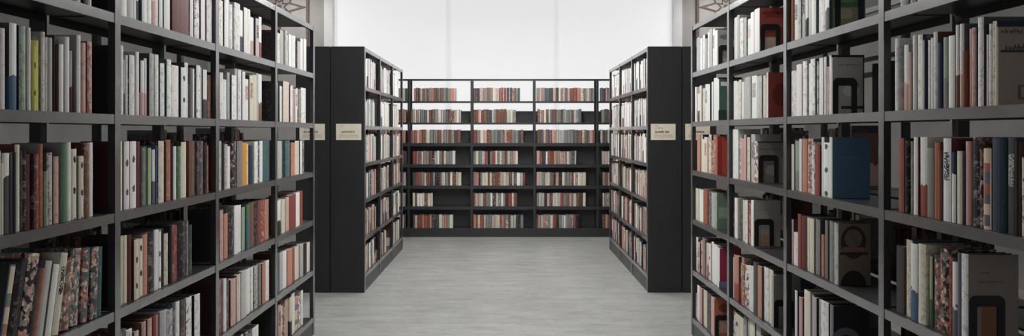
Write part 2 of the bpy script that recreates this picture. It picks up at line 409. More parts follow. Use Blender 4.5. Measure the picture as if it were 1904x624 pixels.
class Book: pass
def mk_book(s, xface, axis, a, b_, z0, h, depth, col, pat, acc=None, tilt=0, cover=None, where=None):
    k = Book(); k.s, k.x, k.axis, k.a, k.b, k.z0, k.h, k.depth = s, xface, axis, a, b_, z0, h, depth
    k.col, k.pat, k.tilt, k.cover, k.where = col, pat, tilt, cover, where
    k.str = 1.0 if (pat != 1 or R.random() < .12) else (R.uniform(.2, .62) if col in LIGHT else R.uniform(.15, .45))
    k.seed = R.random(); k.art = None; k.area = 0; k.bookend = None
    jit = 1+R.uniform(-.08, .06); tint = [1+R.uniform(-.03, .03) for _ in range(3)]
    k.base = tuple(min(.9, c*jit*t) for c, t in zip(srgb(*COL[col][1])[:3], tint))
    if acc is None:
        if col in LIGHT: acc = R.choice('kddgBrovnlp') if pat != 1 else R.choice('ddggBBvplm')
        else: acc = R.choice('wclcps')
    k.acc = srgb(*COL[acc][1])[:3]
    k.cov = srgb(*cover)[:3] if cover else (k.base if R.random() < .3 else srgb(*COL[R.choice('kddggBvmnt')][1])[:3])  # mostly dark boards: shade between books put into their colour
    return k

def book_geo(k):
    """verts (world, untilted), quads, per-quad (uv fn index, is_spine), page verts/quads"""
    t = k.b-k.a; bd = min(.0028, t*.16); d = k.depth; r = min(.004, t*.25)
    f = [(d, 0), (r, 0), (r*.3, .22), (0, .5), (r*.3, .78), (r, 1), (d, 1)]
    outer = [(x, k.a+y*t) for x, y in f]
    inner = [(d, k.a+bd), (r+bd, k.a+bd), (r+bd, k.a+.25*t+.2*bd), (r+bd*.8, k.a+.5*t), (r+bd, k.a+.75*t-.2*bd), (r+bd, k.b-bd), (d, k.b-bd)]
    def P(x, y, z):
        return (k.s*(k.x+x), y, z) if k.axis == 'y' else (y, k.x+x, z)
    n = 7; z0, z1 = k.z0, k.z0+k.h
    V = [P(x, y, z0) for x, y in outer]+[P(x, y, z0) for x, y in inner]+[P(x, y, z1) for x, y in outer]+[P(x, y, z1) for x, y in inner]
    Q, UVq, SP = [], [], []
    us = [0, 0, .25, .5, .75, 1, 1]
    for i in range(6):
        j = i+1; sp = 1 <= i <= 4
        Q.append((i, j, 14+j, 14+i))
        u0, u1 = (us[i], us[j]) if sp else ((1, 0) if i == 0 else (0, 1))
        UVq.append(((u0, 0), (u1, 0), (u1, 1), (u0, 1))); SP.append(sp)
        Q.append((7+i, 21+i, 21+j, 7+j)); UVq.append(((.5, .5),)*4); SP.append(False)
        Q.append((i, 7+i, 7+j, j)); UVq.append(((us[i], 0),)*4); SP.append(sp)
        Q.append((14+i, 14+j, 21+j, 21+i)); UVq.append(((us[i], 1),)*4); SP.append(sp)
    for i in (0, 6):
        Q.append((i, 14+i, 21+i, 7+i)); UVq.append(((1, .5),)*4); SP.append(False)
    px0, px1, py0, py1, pz0, pz1 = r+bd, d-.004, k.a+bd, k.b-bd, z0+.003, z1-.004
    PV = [P(x, y, z) for z in (pz0, pz1) for x, y in ((px0, py0), (px1, py0), (px1, py1), (px0, py1))]
    PQ = [(0, 3, 2, 1), (4, 5, 6, 7), (0, 1, 5, 4), (1, 2, 6, 5), (2, 3, 7, 6), (3, 0, 4, 7)]
    return V, Q, UVq, SP, PV, PQ

def fill_attrs(me, quads_uv, cols):
    uv = me.uv_layers.new(name='UVMap')
    flat = []
    for q in quads_uv:
        for p in q: flat += [p[0], p[1]]
    uv.data.foreach_set('uv', flat)
    for nm, idx in (('base', 0), ('accent', 1), ('params', 2)):
        at = me.attributes.new(nm, 'FLOAT_COLOR', 'CORNER')
        f = []
        for c in cols: f += (list(c[idx])+[1.0])*4
        at.data.foreach_set('color', f)

def fix_normals(me):
    import bmesh
    bm = bmesh.new(); bm.from_mesh(me); bmesh.ops.recalc_face_normals(bm, faces=bm.faces); bm.to_mesh(me); bm.free()

def emit_single(k, label, group):
    V, Q, UVq, SP, PV, PQ = book_geo(k)
    piv = Vector((k.s*(k.x+k.depth/2), k.b if k.tilt > 0 else k.a, k.z0)) if k.tilt else Vector((k.s*(k.x+k.depth/2), (k.a+k.b)/2, k.z0))
    me = bpy.data.meshes.new('book'); me.from_pydata([tuple(Vector(p)-piv) for p in V], [], Q); me.materials.append(M['cover'])
    par = (k.pat, k.seed, k.str)
    fill_attrs(me, UVq, [((k.base if sp else k.cov), k.acc, par if (sp or not k.cover) else (0, k.seed, 0)) for sp in SP])
    o = bpy.data.objects.new('book', me); C.objects.link(o); o.location = piv
    o.rotation_euler = (-k.tilt, 0, 0)
    tag(o, label, 'book', group)
    me2 = bpy.data.meshes.new('page_block'); me2.from_pydata([tuple(Vector(p)-piv) for p in PV], [], PQ); me2.materials.append(M['pages'])
    p = bpy.data.objects.new('page_block', me2); C.objects.link(p); p.parent = o
    if k.art:
        by = {}
        for (kind, col, args) in k.art: by.setdefault((kind == 'text', col), []).append((kind, args))
        y = k.a
        for (istext, col), items in by.items():
            mb = MB()
            to3 = lambda u, v, t: (k.s*(k.x+u*k.depth), y-t, k.z0+v*k.h)
            for kind, a in items:
                if kind == 'rect': mb.prism([(a[0], a[2]), (a[1], a[2]), (a[1], a[3]), (a[0], a[3])], 0, a[4] if len(a) > 4 else .0006, to3)
                elif kind == 'disc': mb.prism([(a[0]+a[2]*math.cos(t*math.pi/16), a[1]+a[3]*math.sin(t*math.pi/16)) for t in range(32)], 0, a[4] if len(a) > 4 else .0006, to3)
                elif kind == 'dome': mb.prism([(a[0]+a[2]*math.cos(t*math.pi/16), a[1]+a[3]*math.sin(t*math.pi/16)) for t in range(17)], 0, .0008, to3)
                elif kind == 'arc':
                    T = [a[4]+(a[5]-a[4])*i/20 for i in range(21)]
                    mb.ring([(a[0]+a[2]*math.cos(t), a[1]+a[3]*math.sin(t)) for t in T], [(a[0]+a[2]*a[6]*math.cos(t), a[1]+a[3]*a[6]*math.sin(t)) for t in T], 0, .0008, to3, closed=False)
                elif kind == 'text':
                    u, u1, v0, v1 = a; rr = random.Random(int(u*1000+v0*777))
                    while u < u1:
                        w_ = rr.uniform(.012, .024); hh = rr.choice((.6, .6, .7, 1))
                        if rr.random() > .14:
                            mb.prism([(u, v0), (u+w_*.45, v0), (u+w_*.45, v0+(v1-v0)*hh), (u, v0+(v1-v0)*hh)], 0, .0009, to3)
                            if rr.random() > .4: mb.prism([(u+w_*.45, v0+(v1-v0)*hh*.4), (u+w_, v0+(v1-v0)*hh*.4), (u+w_, v0+(v1-v0)*hh*.65), (u+w_*.45, v0+(v1-v0)*hh*.65)], 0, .0009, to3)
                        u += w_*1.35
            mb.build('cover_lettering' if istext else 'cover_print', ink(tuple(min(235, int(c*1.33)) for c in col)), o, origin=piv).location = (0, 0, 0)
    return o

ALL = []
def px_y(px, X): return X*F/abs(px-VX)
def rng_(t):
    import re
    m_ = re.match(r'^(-?[\d.]+)-(-?[\d.]+)$', t); return [float(m_.group(1)), float(m_.group(2))]
def near_row(s, bay, row, spec, depth=None, tilts=None):
    face = (NEAR_L if s < 0 else NEAR_R); lv = (LV_L if s < 0 else LV_R); tp = TOP_L if s < 0 else TOP_R
    z0 = lv[5-row]; zmax = (lv[6-row] if row > 0 else tp)-.046
    X = face+.014
    items = []
    for tok in spec.split():
        p = tok.split(':')
        a, b_ = rng_(p[0])
        if p[1] == 'n':      # n:count:palette[:topleft-topright]
            n = int(p[2]); pal = p[3]
            tl = rng_(p[4]) if len(p) > 4 else None
            ws = [R.uniform(.6, 1.4) for _ in range(n)]; tw = sum(ws); x = a
            for i, w_ in enumerate(ws):
                x2 = x+(b_-a)*w_/tw
                top = None
                if tl: top = tl[0]+(tl[1]-tl[0])*((x+x2)/2-a)/(b_-a)+R.uniform(-9, 7)
                c = R.choice(pal); items.append((x, x2, top, c, R.choice((0, 0, 1, 1, 1, 3, 1, 0, 0, 5) if row < 2 else (0, 1, 1, 3, 2, 4, 5, 7)), None)); x = x2
        else:
            cc = p[2]; top = float(p[1]) if p[1] else None
            items.append((a, b_, top, cc[0], int(cc[1]) if len(cc) > 1 else 1, cc[2] if len(cc) > 2 else None))
    out = []
    for i, (a, b_, top, c, pt, ac) in enumerate(items):
        tl = math.radians(tilts[i]) if tilts else 0
        ya, yb = sorted((px_y(a, X), px_y(b_, X)))
        ym = (ya+yb)/2
        if top is None: h = R.uniform(.20, .255)
        else: h = (EYE-(top-VY)*ym/F)-z0
        h = max(.11, min(h, zmax-z0))
        if tl:
            h = min((h)/math.cos(tl), (zmax-z0-.012)/math.cos(tl))
            yb = ya+(yb-ya)*math.cos(tl)
        k = mk_book(s, X+R.uniform(0, .013), 'y', ya, yb-.0006, z0+.0008, h, depth or R.uniform(.125, .165), c, pt, ac, tl, where=(s, bay, row, i, len(items)))
        out.append(k)
    out.sort(key=lambda q: q.a)
    ymin = NY0+(3-bay)*0
    for i in range(1, len(out)):     # keep neighbours apart
        pv, q = out[i-1], out[i]
        lim = pv.b+(.002 if pv.tilt else .0005)+(max(0, q.h*(math.tan(pv.tilt)-math.tan(q.tilt))) if (pv.tilt or q.tilt) else 0)
        if pv.tilt: lim += pv.h*0
        if q.a < lim:
            if q.tilt or pv.tilt: sh = lim-q.a; q.a += sh; q.b += sh
            else:
                q.a = lim
                if q.b < q.a+.006: q.b = q.a+.006
    for q in out:            # a little air between the books
        if not q.tilt and q.b-q.a > .009: q.b -= min(.0035, (q.b-q.a)*R.uniform(.04, .16))
    # stay inside the bay
    lo = NY0+(bay)*NBAY+.041; hi = NY0+(bay+1)*NBAY-(.04 if bay == 3 else .004)
    out = [q for q in out if q.b > lo+.004 and q.a < hi-.004]
    for q in out:
        q.a = max(q.a, lo); q.b = min(q.b, hi)
    n = len(out)
    for i, q in enumerate(out): q.where = (s, bay, row, i, n)   # ordered by distance from the camera
    ALL.extend(out)
    return out
# image order: on the left case books run left to right away from the camera, on the right case towards it
WP = 'wwwwlc'
rows = {}
def NR(s, bay, row, spec, **kw): rows[(s, bay, row)] = near_row(s, bay, row, spec, **kw)
# ---- left case, nearest bay
NR(-1,0,0,'20-60::w1 60-100:n:3:wwl 100-118::w1 118-132::w0 132-139::w1 139-152:-60:k1 152-160::w0 160-171:-60:k1 171-179::w1')
NR(-1,0,1,'-40-0:n:4:wwl:25-36 0-9:38:w1 10-21:53:w1 25-40:44:w5b 42-56:49:T1 56-63:52:w1 64-71:87:y4k 71-80:76:y0 80-88:60:w1 89-97:69:l1d 98-107:71:l1p 107-113:66:k0 113-123:83:w0 123-132:69:w0 132-137:101:w5m 137-143:95:l5m 145-153:66:w0 154-163:80:p1r 165-175:78:p1r')
NR(-1,0,2,'-40-0:n:3:wcB:282-282 0-3:280:w0 3-11:304:c0 11-26:285:d6w 26-33:283:k0 34-44:269:c0 46-53:280:k1 53-66:287:m1o 66-75:286:r1 75-84:268:o1 85-93:319:T1 96-107:284:l1 108-119:291:p1r 119-131:266:G0 131-140:265:w0 141-152:277:c4k 152-162:290:c4k 162-172:266:B1c 172-182:265:w0')
NR(-1,0,3,'0-13:500:b7 14-25:495:k1 25-38:490:k0 40-62:480:k2 62-71:505:o1 72-85:492:l0 85-97:498:w0 97-110:477:c3k 111-128:490:B2 129-145:467:t2 148-161:465:t2 162-175:463:d2 176-185:462:t1',
   tilts=[12,12,12,12,12,12,12,12,8,5,5,3,2])
NR(-1,0,4,'0-110:n:8:kgwcdB 110-170:n:5:kdBm')
# ---- left case, second bay
NR(-1,1,0,'226-322:n:10:wwwwl 323-354:-40:m1k 356-363::w0 364-374::w1 376-384::w0 386-397::w1')
NR(-1,1,1,'226-233:85:w1 233-237:112:l5d 237-242:103:w1 243-254:103:w1 254-257:150:p1 257-264:97:w0 265-272:113:w5p 274-280:109:w5p 283-292:100:l1v 295-303:102:w1 303-312:118:w1 314-323:111:w1 324-338:122:w1 340-350:126:w4d 350-357:117:w1 357-362:127:g0 362-368:128:w0 368-376:122:w1 376-381:126:l1 381-389:130:w5d 389-396:140:B1')
NR(-1,1,2,'226-235:263:c0 235-246:263:w4d 246-258:263:w4d 259-268:263:m1r 268-274:275:g1 274-280:272:G1d 280-287:275:L0 288-294:278:w5v 294-297:270:b0 297-308:262:c1p 308-312:263:k0 312-323:260:o1s 323-327:266:k0 327-333:272:w0 333-340:272:G1 340-343:272:L0 343-353:264:c1L 354-364:262:B1o 364-370:262:k1 370-376:262:d1 376-382:262:v1 383-388:264:k1 388-393:270:o1')
NR(-1,1,3,'226-236:439:L0 236-244:438:c0 244-252:436:m0 252-261:445:c4k 261-270:444:c4k 270-280:436:s1 280-290:432:k1c 290-298:427:w0 298-306:427:w4d 307-312:424:k0 312-320:434:c1g 320-325:420:k0 325-331:418:r1 331-337:418:r1 337-346:412:k1 346-351:410:d1 351-357:410:g1 358-364:418:d1')
NR(-1,1,4,'226-237:612:d1 237-249:612:w1 253-262:615:c1 266-275:598:p1 278-287:592:p1 287-294:587:r0 294-300:585:p0 300-313:577:l1 314-325:575:l1 326-333:562:v1 333-341:560:w1 342-352:556:d1 352-363:552:w1 364-375:547:w1')
NR(-1,1,5,'226-300:n:8:wlgpck 300-370:n:9:wlgpck')
# ---- left case, third bay
NR(-1,2,0,'411-489:n:11:wwwwl:-2-34')
NR(-1,2,1,'411-418:135:w1 418-426:148:w1 427-492:n:10:wwwlc:134-147')
NR(-1,2,2,'410-417:262:l1 417-421:264:k0 421-427:268:l1 427-433:272:w0 433-441:262:k1 442-453:262:g1 453-463:265:Y0 463-467:267:c1Y 468-475:270:n0 475-482:263:w1 482-486:262:d1 486-492:262:w1p 492-506:260:t1g')
NR(-1,2,3,'410-417:390:p1 420-428:397:s0 430-438:385:k1 438-446:382:w0 447-453:381:w1 453-460:385:T1 460-466:380:t6G 466-475:376:B1r 475-483:374:k1 484-491:372:r0 491-498:371:r1 498-505:370:s1')
NR(-1,2,4,'410-416:520:r1 417-423:518:w1 423-430:520:d1 431-441:518:p1g 442-450:510:c1 450-460:503:l1 460-470:501:w0 471-476:497:w1 477-484:494:l1m 485-490:490:g1 490-497:488:s0 497-504:484:w1')
NR(-1,2,5,'410-470:n:9:kgdcw 472-484:607:w0')
# ---- left case, farthest bay
NR(-1,3,0,'518-571:n:11:wwwwl:56-80')
NR(-1,3,1,'517-529:n:3:wwl:160-165 530-541:152:c1o 541-573:n:7:wwlpg:165-167')
NR(-1,3,2,'517-526:262:l1 526-532:262:k1 532-541:261:t1l 543-551:265:s1 551-559:262:c1 559-563:262:w0 563-570:260:t1')
NR(-1,3,3,'518-525:372:w5k 525-532:370:c1 533-540:366:p0 540-552:362:r0 552-559:358:w0 559-566:355:r0')
NR(-1,3,4,'517-523:470:v0 523-530:469:l1 530-537:467:w0 537-546:463:s0 546-552:460:r1 552-560:458:c0 560-566:454:l0 566-573:452:k0 573-580:450:w0')
NR(-1,3,5,'517-540:n:5:cwdp:570-562 540-567:n:5:cwwp:552-545')
# ---- right case, nearest bay (order in the photo left to right = far to near)
NR(1,0,0,'1665-1740:n:8:wwlg 1740-1820:n:7:wwlg')
NR(1,0,1,'1660-1667:72:w1 1675-1684:84:w5p 1684-1690:97:p1 1690-1697:66:w0 1698-1707:65:w1 1707-1715:76:w0 1716-1723:75:w1 1723-1730:71:w0 1731-1739:60:w1d 1739-1747:80:n0 1747-1757:70:T5g 1757-1770:67:w0 1770-1777:47:w5B 1777-1786:45:w5p 1787-1791:95:o0 1792-1801:54:p0 1801-1810:52:p1 1813-1825:33:w1t 1826-1832:65:w0 1832-1840:45:w1 1840-1847:40:c1 1847-1854:40:c1y')
NR(1,0,2,'1666-1677:257:o0 1677-1683:262:k1 1684-1691:263:g1 1693-1702:255:w0 1702-1716:255:w5r 1717-1730:275:g1d 1731-1742:265:o1r 1742-1747:281:o0 1750-1766:257:w3k 1766-1775:283:w6n 1775-1786:281:c0 1786-1796:263:p0 1798-1811:255:k1w 1815-1823:274:k2 1824-1840:276:c7 1840-1861:256:n1k 1862-1880:256:d3l 1882-1889:265:k0 1890-1900:293:w1k 1901-1930:n:3:wck')
NR(1,0,3,'1660-1675:457:d1B 1676-1688:446:c1B 1690-1704:453:w5b 1704-1719:454:c1 1720-1726:477:L5G 1727-1739:475:d2 1739-1755:462:k2 1755-1763:478:r1c 1763-1774:487:w5v 1774-1783:470:v0 1784-1798:472:w1')
NR(1,0,4,'1664-1672::k0 1675-1686::w0 1687-1720:n:4:kdmk 1720-1800:n:7:kdmBw')
# ---- right case, second bay
NR(1,1,0,'1463-1471:-20:o0 1471-1542:n:9:wwwwl')
NR(1,1,1,'1468-1478:132:w1 1478-1488:120:w0 1488-1496:114:w1 1497-1504:118:w0 1505-1514:110:w1 1515-1519:114:l1d 1519-1527:108:w0 1527-1532:106:w1 1532-1538:124:p1w 1540-1546:103:w0')
NR(1,1,2,'1465-1473:268:c0 1473-1481:262:T5g 1481-1486:258:w0 1486-1496:258:s1o 1496-1507:258:p2m 1507-1513:264:w1d 1513-1522:270:r1m 1522-1527:255:w1p 1527-1540:265:w4d 1540-1546:255:w0')
NR(1,1,3,'1463-1471:407:p0 1472-1480:432:w1 1480-1487:398:r0 1487-1496:402:m0 1497-1502:405:c0 1502-1510:407:c0 1510-1519:408:g1B 1520-1526:436:s1 1528-1534:410:g0 1535-1540:410:v0 1540-1549:412:g1w 1549-1557:415:l1')
NR(1,1,4,'1475-1480:540:w0 1480-1487:552:p0 1488-1500:540:c0 1502-1508:548:g0 1508-1516:552:l0 1518-1522:556:l0 1522-1537:560:w1d 1541-1548:567:g0')
NR(1,1,5,'1465-1560:n:10:kgdwB')
# ---- right case, third bay
NR(1,2,0,'1359-1400:n:6:wwwwl:42-25 1401-1411:17:w0')
NR(1,2,1,'1360-1424:n:10:wwwlc:150-140 1424-1427:135:w0')
NR(1,2,2,'1359-1370:240:w1 1370-1408:n:6:cpwwlp:257-256')
NR(1,2,3,'1358-1364:366:k1w 1364-1370:368:w0 1370-1377:371:d1 1377-1384:372:c0 1384-1389:372:w1 1389-1395:378:r1 1395-1400:372:w0')
NR(1,2,4,'1358-1432:n:10:wwclsgd:476-505 1433-1437:510:l0')
NR(1,2,5,'1358-1410:n:7:gwdcl:582-600 1410-1450:n:5:gwdcl')
# ---- right case, farthest bay
NR(1,3,0,'1291-1326:n:8:wwwwl:76-60 1327-1333:57:w0')
NR(1,3,1,'1291-1322:n:7:wwwlc:170-160 1325-1333:145:w0 1333-1336:147:w0')
NR(1,3,2,'1294-1334:n:8:wcclso:258-255')
NR(1,3,3,'1290-1297:350:c0 1297-1305:352:w0 1305-1313:352:o0 1313-1320:355:d1 1320-1327:358:l0 1327-1332:358:T1')
NR(1,3,4,'1290-1323:n:8:pwwlcg:443-452 1323-1331:455:w0 1332-1337:460:w0')
NR(1,3,5,'1293-1299:531:w0 1299-1304:535:p0 1304-1313:540:c0 1313-1321:545:d1 1321-1327:552:p0')

# books whose front cover faces the camera, right case: (bay,row): cover rgb, depth, art, bookend (width,height, gap)
t_ = lambda *a: a
FACE = {
 (0,1): ((108,98,90), .19, [('rect',(30,32,42),(0,1,.93,1)), ('text',(44,38,36),(.06,.97,.855,.905)), ('rect',(96,86,78),(.10,.9,.845,.85)), ('text',(40,36,34),(.12,.97,.65,.725)), ('rect',(40,40,42),(.05,1,.625,.655)), ('text',(70,62,56),(.42,.8,.42,.435)), ('rect',(72,62,56),(.30,.96,.07,.24)), ('rect',(112,100,90),(.34,.92,.09,.22,.001)), ('disc',(72,62,56),(.62,.155,.2,.05,.0014))], None),
 (0,3): ((96,88,82), .15, [('text',(66,58,56),(.25,.42,.795,.82)), ('text',(66,58,56),(.22,.76,.69,.715)), ('rect',(96,66,46),(.28,.68,.06,.50)), ('text',(66,58,56),(.5,.64,.10,.115))], (.105,.145,.36)),
 (1,0): ((70,98,74), .15, [('rect',(128,122,100),(.12,.9,.04,.42)), ('rect',(44,66,54),(0,.08,0,1)), ('disc',(96,122,84),(.5,.62,.3,.12)), ('disc',(150,146,120),(.45,.3,.2,.10,.001))], (.12,.17,.55)),
 (1,1): ((150,146,140), .135, [('rect',(40,40,42),(0,1,.96,1)), ('rect',(40,40,42),(.96,1,0,1)), ('text',(96,92,88),(.22,.86,.82,.85)), ('disc',(176,172,164),(.6,.4,.25,.1)), ('disc',(110,106,100),(.72,.5,.12,.06,.001)), ('rect',(48,46,46),(.3,.96,.09,.14))], (.10,.150,.35)),
 (1,2): ((62,88,110), .16, [('text',(92,110,124),(.18,.8,.66,.69)), ('text',(92,110,124),(.24,.72,.60,.625)), ('rect',(84,102,118),(.14,.84,.643,.648))], None),
 (1,3): ((96,88,74), .135, [('disc',(52,44,40),(.48,.70,.38,.27)), ('disc',(92,84,74),(.48,.76,.26,.15,.001)), ('rect',(112,84,74),(.16,.82,.54,.62,.0016)), ('text',(70,48,44),(.22,.76,.55,.60)), ('rect',(46,40,38),(.08,.92,.50,.535,.0014)), ('dome',(40,36,34),(.48,.0,.38,.24))], None),
 (1,4): ((26,26,30), .15, [('arc',(86,86,88),(.36,.25,.52,.42,0.15,2.6,.74))], None),
 (2,0): ((138,66,56), .15, [('rect',(176,160,140),(.05,.75,.04,.34)), ('disc',(110,48,44),(.45,.88,.34,.05)), ('text',(84,40,38),(.2,.8,.80,.83))], (.105,.15,.40)),
 (2,1): ((126,56,48), .14, [('disc',(100,44,40),(.5,.5,.3,.25))], None),
 (2,2): ((112,106,98), .15, [('rect',(60,54,52),(0,1,.965,1)), ('rect',(80,74,70),(.1,1,.80,.815)), ('text',(54,50,48),(.35,.75,.45,.48)), ('disc',(134,126,116),(.5,.3,.2,.12))], (.105,.15,.40)),
 (2,3): ((140,138,132), .15, [('text',(100,98,94),(.1,.7,.78,.80)), ('rect',(150,118,96),(.3,.6,.05,.25))], (.105,.148,.40)),
 (2,4): ((112,110,102), .14, [('text',(80,78,72),(.2,.7,.8,.83))], (.10,.14,.34)),
 (3,0): ((132,130,126), .15, [('disc',(96,94,90),(.5,.8,.4,.08)), ('disc',(108,106,102),(.45,.35,.25,.16))], (.10,.13,.40)),
 (3,1): ((60,84,74), .15, [('rect',(200,196,186),(.1,.6,.83,.93)), ('rect',(36,56,50),(0,1,0,.25))], None),
 (3,2): ((146,58,46), .14, [('rect',(120,44,38),(0,.2,0,1))], None),
 (3,3): ((84,100,84), .14, [('rect',(112,128,110),(.1,.9,.3,.6))], None),
 (3,4): ((120,36,58), .14, [('rect',(90,96,120),(0,1,0,.16))], None),
 (3,5): ((146,84,64), .15, [('rect',(150,120,106),(.1,.9,.1,.45)), ('disc',(110,60,48),(.5,.75,.3,.12))], (.105,.14,.40)),
}
EXTRA_ENDS = []
for (bay, row), (crgb, dp, art, be) in FACE.items():
    lst = rows[(1, bay, row)]; k = lst[0]      # nearest to the camera
    k.cover = crgb; k.cov = tuple(min(.8, c*1.9) for c in srgb(*crgb)[:3]); k.depth = dp; k.art = art; k.face = True; k.x = NEAR_R+.014
    if k.b-k.a < .016 and len(lst) > 1: k.b = k.a+max(k.b-k.a, .008)
    if be: EXTRA_ENDS.append((k, be, bay, row))

# near-end boards of the left rows: weak light put in as dark colour
for (s_, bay, row), lst in rows.items():
    if s_ < 0 and lst and not lst[0].cover:
        c_ = (78, 42, 44) if row in (4, 2) else (44, 42, 44)
        lst[0].cover = c_; lst[0].cov = srgb(*c_)[:3]
# pixel size of every book on the near cases
for k in ALL:
    y = (k.a+k.b)/2
    xa, xb = [VX+k.s*k.x*F/v for v in (k.a, k.b)]
    za, zb = VY-(k.z0+k.h-EYE)*F/y, VY-(k.z0-EYE)*F/y
    if k.art: xa = VX+k.s*(k.x+k.depth)*F/k.a
    x0, x1 = max(0, min(xa, xb)), min(1904, max(xa, xb)); y0, y1 = max(0, za), min(624, zb)
    k.area = max(0, x1-x0)*max(0, y1-y0)
order = sorted(ALL, key=lambda q: -q.area)
faceb = [k for k in ALL if k.art and k.area > 0]
single = faceb + [k for k in order if not k.art][:300-len(faceb)]
single_ids = set(id(k) for k in single)

ORD = ['first', 'second', 'third', 'fourth', 'fifth', 'sixth', 'seventh', 'eighth', 'ninth', 'tenth', 'eleventh', 'twelfth', 'thirteenth',
       'fourteenth', 'fifteenth', 'sixteenth', 'seventeenth', 'eighteenth', 'nineteenth', 'twentieth', 'twenty-first', 'twenty-second', 'twenty-third', 'twenty-fourth', 'twenty-fifth', 'twenty-sixth']
ROWN = ['top row', 'second row', 'third row', 'fourth row', 'fifth row', 'bottom row']
BAYN = ['nearest bay', 'second bay', 'third bay', 'farthest bay']
used = {}
for k in single:
    s, bay, row, i, n = k.where
    vis = [q for q in rows[(s, bay, row)] if q.area > 0]
    if s > 0: vis = vis[::-1]
    pos = vis.index(k)
    side = 'left' if s < 0 else 'right'
    cn = COL[k.col][0]; pn = PATN[k.pat]
    desc = (cn+' '+pn).strip()
    rd = ROWN[row]+(' down' if 0 < row < 5 else '')
    place = f'{rd}, {BAYN[bay]} of {side} front bookcase'
    if k.art:
        cname = {(0,1): 'brownish cover with letters', (0,3): 'beige-grey cover', (1,0): 'green and beige cover', (1,1): 'mottled grey cover',
                 (1,2): 'dark blue cover', (1,3): 'cover with dark disc and arch', (1,4): 'black cover with grey arc', (2,0): 'red-brown cover', (2,1): 'dark red cover',
                 (2,2): 'grey-brown cover', (2,3): 'pale grey cover', (2,4): 'grey cover', (3,0): 'patterned grey cover', (3,1): 'dark green cover', (3,2): 'red cover',
                 (3,3): 'grey-green cover', (3,4): 'maroon cover', (3,5): 'rust cover'}[(bay, row)]
        lab = f'book showing its {cname}, {rd}, {BAYN[bay]}, right front bookcase' if len(cname.split()) < 5 else f'{cname} on book in {rd}, {BAYN[bay]}, right bookcase'
    elif sum(1 for q in vis if COL[q.col][0] == cn) == 1:
        lab = f'only {cn} spined book on {place}'
    elif sum(1 for q in vis if q.col == k.col and PATN[q.pat] == pn) == 1 and pn:
        lab = f'only {desc} book on {place}'
    else:
        m_ = len(vis)
        if pos == 0: o_ = 'leftmost'
        elif pos == m_-1: o_ = 'rightmost'
        elif pos < (m_+1)//2: o_ = ORD[pos]+' from left'
        else: o_ = ORD[m_-1-pos]+' from right'
        lab = f'{desc} book, {o_}, {place}'
    if len(lab.replace('-', ' ').split()) > 16: lab = lab.replace(' down', '')
    if len(lab.replace('-', ' ').split()) > 16: lab = lab.replace(' front', '')
    used[lab] = used.get(lab, 0)+1
    emit_single(k, lab, f'books on the {side} front bookcase')

# bookends: arched black plates against the covers
def bookend(k, w, h, uc, label):
    X0 = k.x+uc*k.depth; y = k.a-.0022; z = k.z0
    root = empty('bookend', (k.s*X0, y-.02, z)); tag(root, label, 'bookend', 'black bookends on the right front bookcase')
    rad = .022; bw = .023
    def arch(hw, top, r):
        p = [(-hw, 0)]
        p += [(-hw+r-r*math.cos(t*math.pi/12), top-r+r*math.sin(t*math.pi/12)) for t in range(7)]
        p += [(hw-r+r*math.sin(t*math.pi/12), top-r+r*math.cos(t*math.pi/12)) for t in range(7)]
        return p+[(hw, 0)]
    mb = MB(); to3 = lambda a, b_, t: (k.s*(X0+a), y-t, z+b_)
    mb.ring(arch(w/2, h, rad), arch(w/2-bw, h-.032, .006), 0, .0022, to3, closed=False)
    mb.build('arch', M['black'], root)
    mb = MB(); mb.box(k.s*(X0-w/2), k.s*(X0+w/2), y-.075, y-.0022, z, z+.0016); mb.build('base_plate', M['black'], root)
ENDL = {(0,3): 'black bookend against the beige-grey book, fourth row of nearest right bay', (1,0): 'black bookend against the green book, top row of second right bay',
        (1,1): 'black bookend against the mottled grey book, second row of second right bay', (2,0): 'black bookend against the red-brown book, top row of third right bay',
        (2,2): 'black bookend against the grey-brown book, third row of third right bay', (2,3): 'black bookend against the pale grey book, fourth row of third right bay',
        (2,4): 'black bookend against the grey book, fifth row of third right bay', (3,0): 'black bookend against the patterned grey book, top row of farthest right bay',
        (3,5): 'black bookend against the rust book, bottom row of farthest right bay'}
for k, (w, h, uc), bay, row in EXTRA_ENDS:
    bookend(k, w, h, max(uc, (w/2+.004)/k.depth), ENDL[(bay, row)])

# all remaining books: the farther shelves, as one mesh
rest = [k for k in ALL if id(k) not in single_ids]
def fill(s, X, axis, a, b_, z0, hmean, pal, pats, thick=(.016, .036), hv=.02, depth=(.13, .165)):
    y = a
    while True:
        t = R.uniform(*thick)
        if y+t > b_: break
        rest.append(mk_book(s, X+R.uniform(0, .013), axis, y, y+t*(R.uniform(.95, .99) if axis == 'y' else R.uniform(.86, .97)), z0+.0008, max(.12, hmean+R.uniform(-hv, hv)), R.uniform(*depth), R.choice(pal), R.choice(pats)))
        y += t
PT = (0, 0, 1, 1, 1, 3, 1, 5)
palL = ['wwwwwl', 'wwlwwcl', 'wlcwpclgw', 'wcpslgclpkB', 'cpswlgckdB', 'cpwlkdgcs']
# middle cases (row 0 top): share of each bay filled from its near side, per side
for s in (-1, 1):
    for bay in range(3):
        ya = MY0+bay*MBAY+.04; yb = MY0+(bay+1)*MBAY-(.04 if bay == 2 else .004)
        for row in range(6):
            z = LV_M[5-row]
            f0, f1 = (0, R.uniform(.74, .9)) if s < 0 else (R.uniform(.08, .2), 1)
            if s < 0 and row == 5 and bay == 1: f1 = .62
            fill(s, MID+.014, 'y', ya+(yb-ya)*f0, ya+(yb-ya)*f1, z, (.262, .25, .25, .235, .235, .235)[row], palL[row], PT, (.02, .042))
